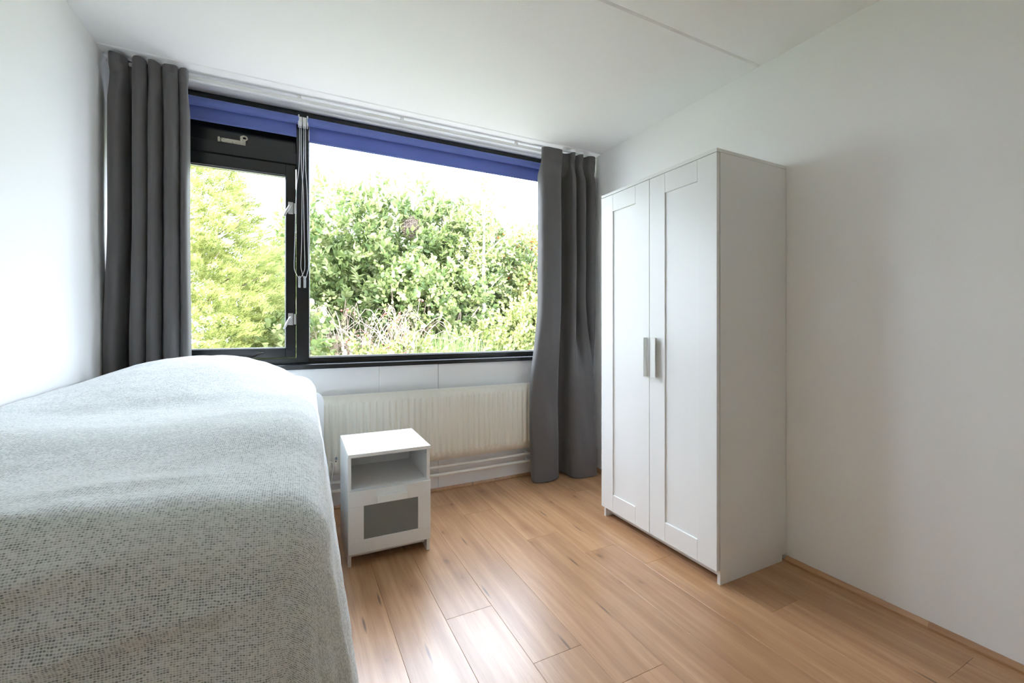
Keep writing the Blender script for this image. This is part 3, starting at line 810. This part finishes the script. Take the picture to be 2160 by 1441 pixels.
for j, (b, eb) in enumerate(rows_):
    for i, (a, ea) in enumerate(cols):
        eY = -0.86 * 1.0 * (-eb) if eb < 0 else eb * 0.22
        eX = ea * side_drop(b)
        e = math.hypot(eX, eY)
        fa, fb = a + eX, b + eY
        a = -0.812 + (a + 0.812) * (edge_x(b) + 0.812) / (AR + 0.812)
        W[j, i] = (fa, fb)
        z0 = float(top_z(np.array(a), np.array(min(b, 2.66))))
        if e < 1e-9:
            p = np.array([a, b, z0]); nrm = np.array([0, 0, 1.0])
        else:
            n2 = np.array([eX, eY]) / e
            r = rs if eb <= 0 else 0.06
            ang = min(e / r, math.pi / 2)
            out = r * math.sin(ang); dn = r * (1 - math.cos(ang))
            rest = max(0.0, e - r * math.pi / 2)
            flare = 0.12 * abs(n2[0]) + 0.10 * abs(n2[1]) * (1 if eb <= 0 else 0)
            tan = fb if abs(n2[0]) > abs(n2[1]) else fa
            s_t = fb * abs(n2[0]) + fa * abs(n2[1])
            rip = 0.010 * math.sin(s_t * 16 + 0.8) + 0.006 * math.sin(s_t * 37 + 2.0)
            rip *= min(1.0, rest / 0.35) * (1 if eb <= 0 else 0)
            out += rest * flare + rip
            dn += rest * math.sqrt(1 - flare * flare)
            p = np.array([a + n2[0] * out, b + n2[1] * out, z0 - dn])
            nrm = np.array([n2[0] * math.sin(ang), n2[1] * math.sin(ang), math.cos(ang)])
            if p[2] < 0.012:
                ex = 0.012 - p[2]; p[:2] += n2 * ex * 0.6; p[2] = 0.012 + 0.003 * math.sin(ex * 60)
        # wrinkles running across the bed near its foot
        wr_ = 0.0
        for (bc, sl_, wdt, hgt, a0, a1) in ((0.800, 0.10, 0.016, 0.016, -0.9, -0.12), (0.735, 0.06, 0.013, 0.010, -0.45, -0.02), (0.690, 0.14, 0.016, 0.016, -0.35, 0.08), (0.630, 0.05, 0.012, 0.010, -0.9, -0.20), (0.90, -0.05, 0.022, 0.008, -0.9, -0.25), (1.02, 0.05, 0.03, 0.006, -0.7, 0.0)):
            q = (fb - bc - sl_ * (fa + 0.3)) / wdt
            if abs(q) < 3.5:
                win_ = float(sst(a0, a0 + 0.1, fa) * (1 - sst(a1 - 0.16, a1, fa)))
                wr_ += hgt * math.exp(-q * q) * win_
        wr_ += 0.0016 * float(noise1(fa, fb, 1.9)) + 0.0009 * float(noise1(fa + 2, fb, 5.0))
        p = p + nrm * wr_
        p[0] = max(p[0], XL + 0.004)
        V[j, i] = p
# @end
nr, nc = len(rows_), len(cols)
F = [(j * nc + i, j * nc + i + 1, (j + 1) * nc + i + 1, (j + 1) * nc + i) for j in range(nr - 1) for i in range(nc - 1)]
bo2 = np.array([-0.34, 1.75, 0.0])
blk = mesh_np('blanket', V.reshape(-1, 3) - bo2, F, M['blanket'], None, sm=True)
blk.location = bo2
uvl = blk.data.uv_layers.new(name='UVMap')
li = np.zeros(len(blk.data.loops), dtype=np.int32); blk.data.loops.foreach_get('vertex_index', li)
uvl.data.foreach_set('uv', W.reshape(-1, 2)[li].astype(np.float32).ravel())
md = blk.modifiers.new('thickness', 'SOLIDIFY'); md.thickness = 0.004; md.offset = -1
tag(blk, 'white woven blanket with dark flecks draped over the bed and pillow', 'blanket')
# pillow beneath
bm = bmesh.new(); bmesh.ops.create_uvsphere(bm, u_segments=24, v_segments=12, radius=1.0)
for v in bm.verts:
    x, y, z = v.co
    f = lambda q: math.copysign(abs(q) ** 0.55, q)
    v.co = Vector((f(x) * 0.30, f(y) * 0.17, z * 0.058))
pil = obj('pillow', bm, M['ticking'], None, 1.0); pil.location = (-0.35, 2.47, 0.858)
tag(pil, 'plump pillow hidden under the head end of the blanket', 'pillow')

# thin white cable by the bed
bm = bmesh.new()
tube(bm, [(0.16, 2.70, 0.35), (0.19, 2.70, 0.354), (0.207, 2.70, 0.345), (0.212, 2.705, 0.32), (0.205, 2.715, 0.25), (0.19, 2.72, 0.10), (0.18, 2.72, 0.004)], 0.002, 6)
tag(obj('cable', bm, M['plastic'], None, 0.8), 'thin white cable looping out beside the bed end', 'cable')

# ------------------------------------------------------------------ garden
bounce_slab = struct(box('bounce_slab', (-8, 10, 3.11, 5.0, -0.40, -0.235), M['bounce']))  # unseen pale ground, added to bounce daylight in onto the ceiling
lawn = struct(box('lawn', (-14, 22, 5.0, 30, -0.40, -0.25), M['lawn']))

LEAF = np.array([(0, 0, 0), (0.22, 0.30, 0.05), (0.17, 0.68, 0.05), (0, 1.0, -0.03), (-0.17, 0.68, 0.05), (-0.22, 0.30, 0.05), (0, 0.5, -0.02)])
LEAFF = np.array([(0, 1, 6), (1, 2, 6), (2, 3, 6), (3, 4, 6), (4, 5, 6), (5, 0, 6)])
OVAL = np.array([(0, 0, 0), (0.36, 0.35, 0.06), (0.30, 0.75, 0.04), (0, 1.0, -0.02), (-0.30, 0.75, 0.04), (-0.36, 0.35, 0.06)])
OVALF = np.array([(0, 1, 5), (1, 2, 4), (1, 4, 5), (2, 3, 4)])

def norm(v): return v / np.maximum(np.linalg.norm(v, axis=-1, keepdims=True), 1e-9)

def leaves(pos, dirs, size, tmpl, faces, up=None):
    """one leaf per row; dirs = direction from stalk to tip"""
    n = len(pos)
    d = norm(dirs)
    up = RNG.normal(size=(n, 3)) + np.array([0, -0.5, 1.0]) if up is None else up
    x = norm(np.cross(d, up)); z = np.cross(x, d)
    V = pos[:, None, :] + size[:, None, None] * (tmpl[None, :, 0:1] * x[:, None, :] + tmpl[None, :, 1:2] * d[:, None, :] + tmpl[None, :, 2:3] * z[:, None, :])
    F = faces[None] + (np.arange(n) * len(tmpl))[:, None, None]
    return V.reshape(-1, 3), F.reshape(-1, 3)

def shoots(centers, dirs, length, nl, size, spread=0.9, tint0=None):
    """leafy shoots: leaves set alternately along a stem"""
    n = len(centers)
    d = norm(dirs)
    t_ = (np.arange(nl) + 0.5) / nl
    pos = centers[:, None, :] + d[:, None, :] * (length[:, None, None] * t_[None, :, None])
    r = RNG.normal(size=(n, nl, 3))
    side_ = norm(r - (r * d[:, None, :]).sum(-1, keepdims=True) * d[:, None, :])
    ld = norm(d[:, None, :] * (0.35 + 0.9 * t_[None, :, None]) + side_ * spread)
    s = size * (0.65 + 0.5 * RNG.random((n, nl)))
    base_t = (tint0 if tint0 is not None else RNG.random(n))
    ti = np.clip(base_t[:, None] + RNG.normal(0, 0.16, (n, nl)), 0, 1)
    return pos.reshape(-1, 3), ld.reshape(-1, 3), s.reshape(-1), ti.reshape(-1)

def stems_mesh(name, paths, mat, parent, n=4):
    bm = bmesh.new()
    for pts, r in paths: tube(bm, pts, r, n)
    return obj(name, bm, mat, parent, 1.2)

def blob_shrub(name, label, base, blobs, nshoot, mat, leaf, size, slen=0.26, nl=12, spikes=(), stems=6, group='shrubs outside the window', cat_='shrub', spread=0.9, stem_mat='bark', up=0.45):
    """blobs: (cx, cy, cz, rx, ry, rz) world ellipsoids filled with leafy shoots towards their skin"""
    root = tag(empty(name, base), label, cat_, group)
    base = np.array(base)
    vol = np.array([b[3] * b[5] + b[4] * b[5] for b in blobs]); vol = vol / vol.sum()
    C, D = [], []
    for b, wv in zip(blobs, vol):
        m = max(8, int(nshoot * wv))
        dv = norm(RNG.normal(size=(m, 3))); rad_ = 0.55 + 0.45 * np.sqrt(RNG.random(m))
        c = np.array(b[:3]) + dv * np.array(b[3:6]) * rad_[:, None]
        lump = 1 + 0.10 * np.sin(c[:, :1] * 7.1 + c[:, 2:3] * 5.3)
        c = np.array(b[:3]) + (c - np.array(b[:3])) * lump
        C.append(c); D.append(dv * 0.8 + np.array([0, -0.15, up]) + RNG.normal(0, 0.35, (m, 3)))
    C = np.concatenate(C); D = np.concatenate(D)
    keep = C[:, 2] > -0.2
    C, D = C[keep], D[keep]
    P, LD, S, TI = shoots(C, D, slen * (0.7 + 0.6 * RNG.random(len(C))), nl, size, spread)
    for (sx, sy, sz, ln) in spikes:                      # young shoots standing above the crown
        k = max(2, int(ln / 0.13))
        zz = np.linspace(0, ln * 0.75, k)
        c = np.stack([sx + 0.02 * np.sin(zz * 9), np.full(k, sy), sz + zz], 1)
        p, ld, s, ti = shoots(c, np.tile([0.05, -0.05, 1.0], (k, 1)) + RNG.normal(0, 0.10, (k, 3)), np.full(k, 0.20), 6, size * 1.0, 0.85, np.full(k, 0.55))
        P = np.r_[P, p]; LD = np.r_[LD, ld]; S = np.r_[S, s]; TI = np.r_[TI, ti]
    tm, tf = (LEAF, LEAFF) if leaf == 'laurel' else (OVAL, OVALF)
    Vv, Ff = leaves(P, LD, S, tm, tf)
    o = mesh_np('foliage', Vv - base, Ff, M[mat], root, tint=np.repeat(TI, len(tm)))
    o['kind'] = 'stuff'
    paths = []
    for k in range(stems):
        b = blobs[k % len(blobs)]
        tgt = np.array(b[:3]) + np.array(b[3:6]) * RNG.uniform(-0.55, 0.75, 3)
        p0 = base + np.array([RNG.uniform(-0.25, 0.25), RNG.uniform(-0.15, 0.15), -0.02])
        mid_ = (p0 + tgt) / 2 + RNG.normal(0, 0.10, 3)
        pts = cat([p0, mid_, tgt], 8) - base
        paths.append((pts, [0.020 * (1 - q / 9) + 0.004 for q in range(8)]))
    for (sx, sy, sz, ln) in spikes:
        paths.append((np.array([(sx, sy, sz - 0.6), (sx, sy, sz), (sx + 0.01, sy, sz + ln * 0.5), (sx, sy, sz + ln * 0.9)]) - base, [0.008, 0.006, 0.005, 0.002]))
    stems_mesh('stems', paths, M[stem_mat], root)
    return root

# golden conifer left of the view
def conifer(base, H, R, nf, label):
    root = tag(empty('golden_conifer', base), label, 'conifer tree')
    # flat fern-like spray: rachis with tapering side branchlets carrying scale leaves
    tv, tf, tt = [], [], []
    def blade(p, q, wd, t_):
        p, q = np.array(p, float), np.array(q, float); d = q - p
        nrm_ = np.array([-d[1], d[0]]) / (np.linalg.norm(d) + 1e-9) * wd
        i = len(tv)
        tv.extend([(*p, 0), (*(p + d * 0.45 + nrm_), 0.01), (*q, -0.01), (*(p + d * 0.45 - nrm_), 0.01)])
        tf.extend([(i, i + 1, i + 2), (i, i + 2, i + 3)]); tt.extend([t_] * 4)
    blade((0, 0), (0, 1), 0.03, 0.42)
    for k in range(5):
        y = 0.10 + 0.17 * k; l_ = 0.46 * (1 - 0.6 * abs(k / 4 - 0.25))
        for sgn in (-1, 1):
            q = (sgn * l_ * 0.80, y + l_ * 0.60)
            blade((0, y), q, 0.030, 0.45)
            px, py = q[0] * 0.5, y + (q[1] - y) * 0.5
            blade((px, py), (px + sgn * 0.14, py - 0.01), 0.028, 0.70)
            blade((px, py), (px + sgn * 0.02, py + 0.17), 0.028, 0.85)
    tv = np.array(tv); tf = np.array(tf); tt = np.array(tt)
    tv[:, 2] += -0.18 * tv[:, 1] ** 2 + np.repeat(RNG.normal(0, 0.10, len(tv) // 4), 4) * (tv[:, 1] > 0.12)
    zz = H * (1 - np.sqrt(RNG.random(nf))) * 0.98 + 0.05
    th = np.where(RNG.random(nf) < 0.75, -math.pi * 0.85 + RNG.random(nf) * math.pi * 1.1, RNG.random(nf) * 2 * math.pi)
    rmax = R * (1 - (zz / H) ** 1.5)
    # foliage gathers in tiers of boughs
    lob = 0.80 + 0.20 * np.sin(th * 7 + zz * 9.0) * np.sin(zz * 14 + th * 2)
    rr = rmax * lob * np.where(RNG.random(nf) < 0.25, 0.25 + 0.4 * RNG.random(nf), 0.60 + 0.40 * np.sqrt(RNG.random(nf)))
    c = np.stack([rr * np.cos(th), rr * np.sin(th), zz], 1)
    outw = np.stack([np.cos(th), np.sin(th), np.full(nf, 0.85)], 1)
    d = norm(outw + RNG.normal(0, 0.28, (nf, 3)))
    upv = norm(np.stack([-np.cos(th), -np.sin(th), np.full(nf, 1.0)], 1) + RNG.normal(0, 0.5, (nf, 3)))
    x = norm(np.cross(d, upv)); z = np.cross(x, d)
    s = 0.125 * (0.7 + 0.6 * RNG.random(nf))
    V_ = c[:, None] + s[:, None, None] * (tv[None, :, 0:1] * x[:, None] + tv[None, :, 1:2] * d[:, None] + tv[None, :, 2:3] * z[:, None])
    F_ = tf[None] + (np.arange(nf) * len(tv))[:, None, None]
    depth = np.clip((rr / np.maximum(rmax, 0.05) - 0.5) * 1.1, 0, 1)
    ti = np.clip(tt[None] + RNG.normal(0, 0.20, (nf, 1)), 0, 1)
    o = mesh_np('foliage', V_.reshape(-1, 3), F_.reshape(-1, 3), M['conifer'], root, tint=ti.reshape(-1)); o['kind'] = 'stuff'
    paths = [([(0, 0, -0.05), (0.01, 0, H * 0.5), (0, 0, H * 0.97)], [0.06, 0.035, 0.006])]
    for k in range(60):
        z_ = H * random.uniform(0.1, 0.9); a_ = random.uniform(0, 6.28); l_ = R * (1 - (z_ / H) ** 1.5) * 0.8
        paths.append(([(0, 0, z_ - 0.1), (l_ * 0.5 * math.cos(a_), l_ * 0.5 * math.sin(a_), z_ + 0.02), (l_ * math.cos(a_), l_ * math.sin(a_), z_ + 0.22)], [0.014, 0.010, 0.004]))
    stems_mesh('trunk', paths, M['bark'], root)
conifer((-1.12, 6.2, -0.25), 4.35, 1.75, 12500, 'golden yellow-green conifer outside the opening casement')

GZ = -0.25
blob_shrub('laurel_shrub', 'pale green laurel bush with a few tall shoots beside the conifer', (1.0, 7.7, GZ), [(0.70, 7.7, 2.42, 0.75, 0.6, 1.0), (1.45, 7.7, 2.36, 0.7, 0.6, 1.0), (0.30, 7.7, 1.5, 0.7, 0.6, 1.4), (1.1, 7.5, 1.0, 1.2, 0.6, 1.2)], 1900, 'laurel', 'laurel', 0.115,
           spikes=((0.33, 7.6, 3.25, 0.45), (0.60, 7.6, 3.30, 0.35), (0.9, 7.6, 3.3, 0.3), (1.25, 7.6, 3.25, 0.3)), stems=8)
blob_shrub('laurel_shrub', 'tall laurel bush with upright shoots around a bird nest', (2.2, 7.9, GZ), [(2.0, 7.9, 2.32, 0.75, 0.6, 1.15), (2.7, 7.9, 2.25, 0.75, 0.6, 1.15), (2.3, 7.7, 0.9, 1.1, 0.6, 1.1)], 1700, 'laurel', 'laurel', 0.115,
           spikes=((1.60, 7.7, 3.30, 0.70), (1.80, 7.7, 3.35, 0.55), (2.08, 7.7, 3.30, 0.60), (2.45, 7.7, 3.25, 0.50), (2.75, 7.7, 3.2, 0.40), (1.70, 7.8, 3.1, 0.6)), stems=8)
blob_shrub('laurel_shrub', 'broad laurel bush behind the slender birch', (3.6, 8.1, GZ), [(3.3, 8.1, 2.15, 0.8, 0.6, 1.2), (4.1, 8.1, 1.9, 0.8, 0.6, 1.1), (3.7, 7.9, 0.9, 1.2, 0.6, 1.1)], 1500, 'laurel', 'laurel', 0.11,
           spikes=((3.15, 7.8, 3.1, 0.35), (3.6, 7.8, 3.05, 0.3)), stems=7)
blob_shrub('hedge_shrub', 'dense dark hedge filling the end of the garden', (2.6, 9.6, GZ), [(x, 9.6, 1.1, 0.9, 0.6, 1.5) for x in (-1.5, -0.4, 0.7, 1.8, 2.9, 4.0, 5.1, 6.2, 7.3)], 3600, 'laurel', 'laurel', 0.14, stems=14)
blob_shrub('leafy_bush', 'yellow-green bush with small leaves below the birch', (3.05, 6.3, GZ), [(2.7, 6.3, 0.55, 0.65, 0.5, 0.55), (3.4, 6.3, 0.75, 0.65, 0.5, 0.7), (4.0, 6.5, 0.9, 0.6, 0.5, 0.8)], 900, 'small', 'oval', 0.062, 0.20, 12, stems=8)
blob_shrub('leafy_bush', 'spreading green bush with bare pinkish stems behind the brambles', (1.9, 6.9, GZ), [(1.7, 6.9, 1.3, 0.65, 0.45, 0.8), (2.3, 6.9, 1.5, 0.65, 0.45, 0.55)], 480, 'laurel', 'oval', 0.075, 0.22, 10, stems=14, stem_mat='twig')
blob_shrub('leafy_bush', 'low fresh green bush in front of the brambles', (1.0, 5.5, GZ), [(0.75, 5.5, 0.40, 0.55, 0.35, 0.42), (1.4, 5.6, 0.45, 0.6, 0.35, 0.42)], 420, 'small', 'oval', 0.055, 0.18, 11, stems=6)
blob_shrub('leafy_bush', 'small green bush beside the foot of the conifer', (0.05, 5.7, GZ), [(0.02, 5.7, 0.65, 0.38, 0.35, 0.62)], 200, 'laurel', 'oval', 0.085, 0.2, 9, stems=6, stem_mat='twig')
blob_shrub('leafy_bush', 'bright bushy shrub growing beyond the right-hand curtain', (4.6, 7.2, GZ), [(4.4, 7.2, 1.4, 0.8, 0.6, 0.85), (5.2, 7.4, 1.6, 0.8, 0.6, 0.9)], 900, 'small', 'oval', 0.07, 0.22, 11, stems=8)

# slender birch
bi = tag(empty('birch_tree', (2.98, 7.0, GZ)), 'slender pale birch with a thin straight trunk', 'tree')
stems_mesh('trunk', [([(0, 0, -0.05), (0.01, 0, 1.2), (-0.01, 0, 2.4), (0.02, 0, 3.75)], [0.045, 0.036, 0.028, 0.008])] + [([(0, 0, z_), (0.25 * math.cos(a_), 0.25 * math.sin(a_), z_ + 0.25), (0.45 * math.cos(a_), 0.45 * math.sin(a_), z_ + 0.42)], [0.010, 0.007, 0.003]) for z_, a_ in ((1.9, 0.3), (2.1, 2.6), (2.4, 3.6), (2.6, 0.0), (2.9, 1.2), (3.0, 4.2), (3.2, 2.9))], M['birch'], bi, 8)
m = 260
c = np.stack([RNG.normal(0.0, 0.22, m), RNG.normal(0, 0.22, m), 2.0 + 1.85 * RNG.random(m)], 1); c[:, :2] *= (1.25 - 0.5 * (c[:, 2:3] - 2.0) / 1.85)
P, LD, S, TI = shoots(c, RNG.normal(0, 1, (m, 3)) + np.array([0, 0, 0.2]), np.full(m, 0.16), 7, 0.055)
Vv, Ff = leaves(P, LD, S, OVAL, OVALF)
mesh_np('foliage', Vv, Ff, M['small'], bi, tint=np.repeat(TI, len(OVAL)))['kind'] = 'stuff'

# berry tree
ro = tag(empty('berry_tree', (4.35, 7.8, GZ)), 'sparse tree dotted with orange berries next to the curtain', 'tree')
paths = []; tips = []
for k in range(26):
    a_ = random.uniform(0, 6.28); z_ = random.uniform(1.6, 2.9); l_ = random.uniform(0.5, 1.05)
    e_ = (l_ * math.cos(a_), 0.6 * l_ * math.sin(a_), z_ + random.uniform(0.3, 0.75))
    paths.append((cat([(0, 0, z_ - 0.25), (e_[0] * 0.5, e_[1] * 0.5, z_ + 0.18), e_], 7), [0.010, 0.009, 0.008, 0.007, 0.005, 0.004, 0.002]))
    for q in range(9):
        f_ = random.uniform(0.35, 1.0); tips.append((e_[0] * f_ + random.gauss(0, 0.07), e_[1] * f_ + random.gauss(0, 0.07), z_ - 0.2 + (e_[2] - z_ + 0.25) * f_ + random.gauss(0, 0.06)))
stems_mesh('trunk', [([(0, 0, -0.05), (0.03, 0, 1.2), (0, 0, 2.2), (0.02, 0, 3.3)], [0.05, 0.04, 0.028, 0.006])] + paths, M['bark'], ro, 5)
c = np.array(tips)
P, LD, S, TI = shoots(c, RNG.normal(0, 1, c.shape) + np.array([0, 0, 0.3]), np.full(len(c), 0.15), 8, 0.06)
Vv, Ff = leaves(P, LD, S, OVAL, OVALF)
mesh_np('foliage', Vv, Ff, M['small'], ro, tint=np.repeat(TI, len(OVAL)))['kind'] = 'stuff'
bm = bmesh.new(); bmesh.ops.create_icosphere(bm, subdivisions=2, radius=1.0)
sv = np.array([v.co[:] for v in bm.verts]); sf = np.array([[v.index for v in f.verts] for f in bm.faces]); bm.free()
def berries(name, P, r, mat, root):
    V_ = (P[:, None] + r[:, None, None] * sv[None]).reshape(-1, 3); F_ = (sf[None] + (np.arange(len(P)) * len(sv))[:, None, None]).reshape(-1, 3)
    mesh_np(name, V_, F_, mat, root, sm=True)['kind'] = 'stuff'
sel = c[RNG.permutation(len(c))[:110]]
P = np.repeat(sel, 2, 0) + RNG.normal(0, 0.03, (len(sel) * 2, 3))
berries('berries', P, 0.018 + 0.010 * RNG.random(len(P)), M['berry'], ro)

# dry brambles
br_ = tag(empty('bramble_thicket', (0.75, 6.0, GZ)), 'tangle of dry pinkish bramble stems below the laurel', 'bramble')
paths = []; tips = []
for k in range(430):
    x0 = random.uniform(-0.55, 0.75); y0 = random.uniform(-0.35, 0.35)
    a_ = random.gauss(0.2, 0.8); L_ = random.uniform(0.5, 1.75)
    hx_ = math.sin(a_) * L_ * 0.7; hz_ = abs(math.cos(a_)) * L_ * 0.85 + 0.15
    sag_ = random.uniform(0.0, 0.5)
    pts = cat([(x0, y0, random.uniform(-0.1, 0.5)), (x0 + hx_ * 0.35, y0 + random.gauss(0, 0.1), hz_ * 0.7 + 0.1), (x0 + hx_, y0 + random.gauss(0, 0.18), hz_ + 0.1), (x0 + hx_ * 1.5, y0 + random.gauss(0, 0.2), hz_ * (1 - sag_) + 0.1)], 9)
    r0 = random.choice((0.0035, 0.004, 0.0055, 0.009))
    paths.append((pts, [r0 * (1.1 - q / 11) for q in range(9)]))
    tips.append(pts[random.randrange(3, 9)])
st = stems_mesh('stems', paths, M['twig'], br_, 3); st['kind'] = 'stuff'
c = np.array(tips)
P, LD, S, TI = shoots(c, RNG.normal(0, 1, c.shape) + np.array([0, 0, 0.2]), np.full(len(c), 0.15), 4, 0.05)
Vv, Ff = leaves(P, LD, S, OVAL, OVALF)
mesh_np('foliage', Vv, Ff, M['small'], br_, tint=np.repeat(TI, len(OVAL)))['kind'] = 'stuff'
sel = c[RNG.permutation(len(c))[:45]]; P = np.repeat(sel, 3, 0) + RNG.normal(0, 0.025, (135, 3))
berries('berries', P, 0.010 + 0.006 * RNG.random(135), M['hip'], br_)

# bird nest of twigs in the laurel
ne = tag(empty('bird_nest', (1.80, 7.35, 2.80)), 'round brown bird nest of twigs among the laurel shoots', 'bird nest')
paths = []
for k in range(260):
    c_ = Vector((random.gauss(0, 1), random.gauss(0, 1), random.gauss(0, 1))).normalized()
    t_ = c_.orthogonal().normalized(); t_.rotate(Matrix.Rotation(random.uniform(0, 6.28), 3, c_))
    p_ = Vector((c_.x * 0.13, c_.y * 0.13, c_.z * 0.15)) * random.uniform(0.5, 1.05)
    l_ = random.uniform(0.06, 0.17)
    paths.append(([p_ - t_ * l_, p_ + c_ * 0.015, p_ + t_ * l_], 0.0028))
bm = bmesh.new()
for pts, r in paths: tube(bm, pts, r, 3)
o = obj('twigs', bm, M['nest'], ne); o['kind'] = 'stuff'
bm = bmesh.new(); bmesh.ops.create_icosphere(bm, subdivisions=2, radius=0.105)
obj('core', bm, M['nest'], ne)

# tall grass in front of the hedge
gr_p = np.stack([RNG.normal(1.95, 0.28, 900), RNG.normal(5.9, 0.18, 900), np.full(900, -0.25)], 1)
Vv, Ff = leaves(gr_p, RNG.normal(0, 0.22, (900, 3)) + np.array([0, 0, 1.0]), 1.05 + 0.35 * RNG.random(900), np.array([(0.006, 0, 0), (0.007, 0.5, 0.02), (0.002, 1, 0.10), (-0.006, 0, 0), (-0.007, 0.5, 0.02)]), np.array([(0, 1, 4), (0, 4, 3), (1, 2, 4)]))
gr = mesh_np('tall_grass', Vv, Ff, M['grassblade'], None, tint=np.repeat(RNG.random(900), 5)); gr['kind'] = 'stuff'
gr['label'] = 'tuft of long fine green grass in front of the shrubs'; gr['category'] = 'grass'
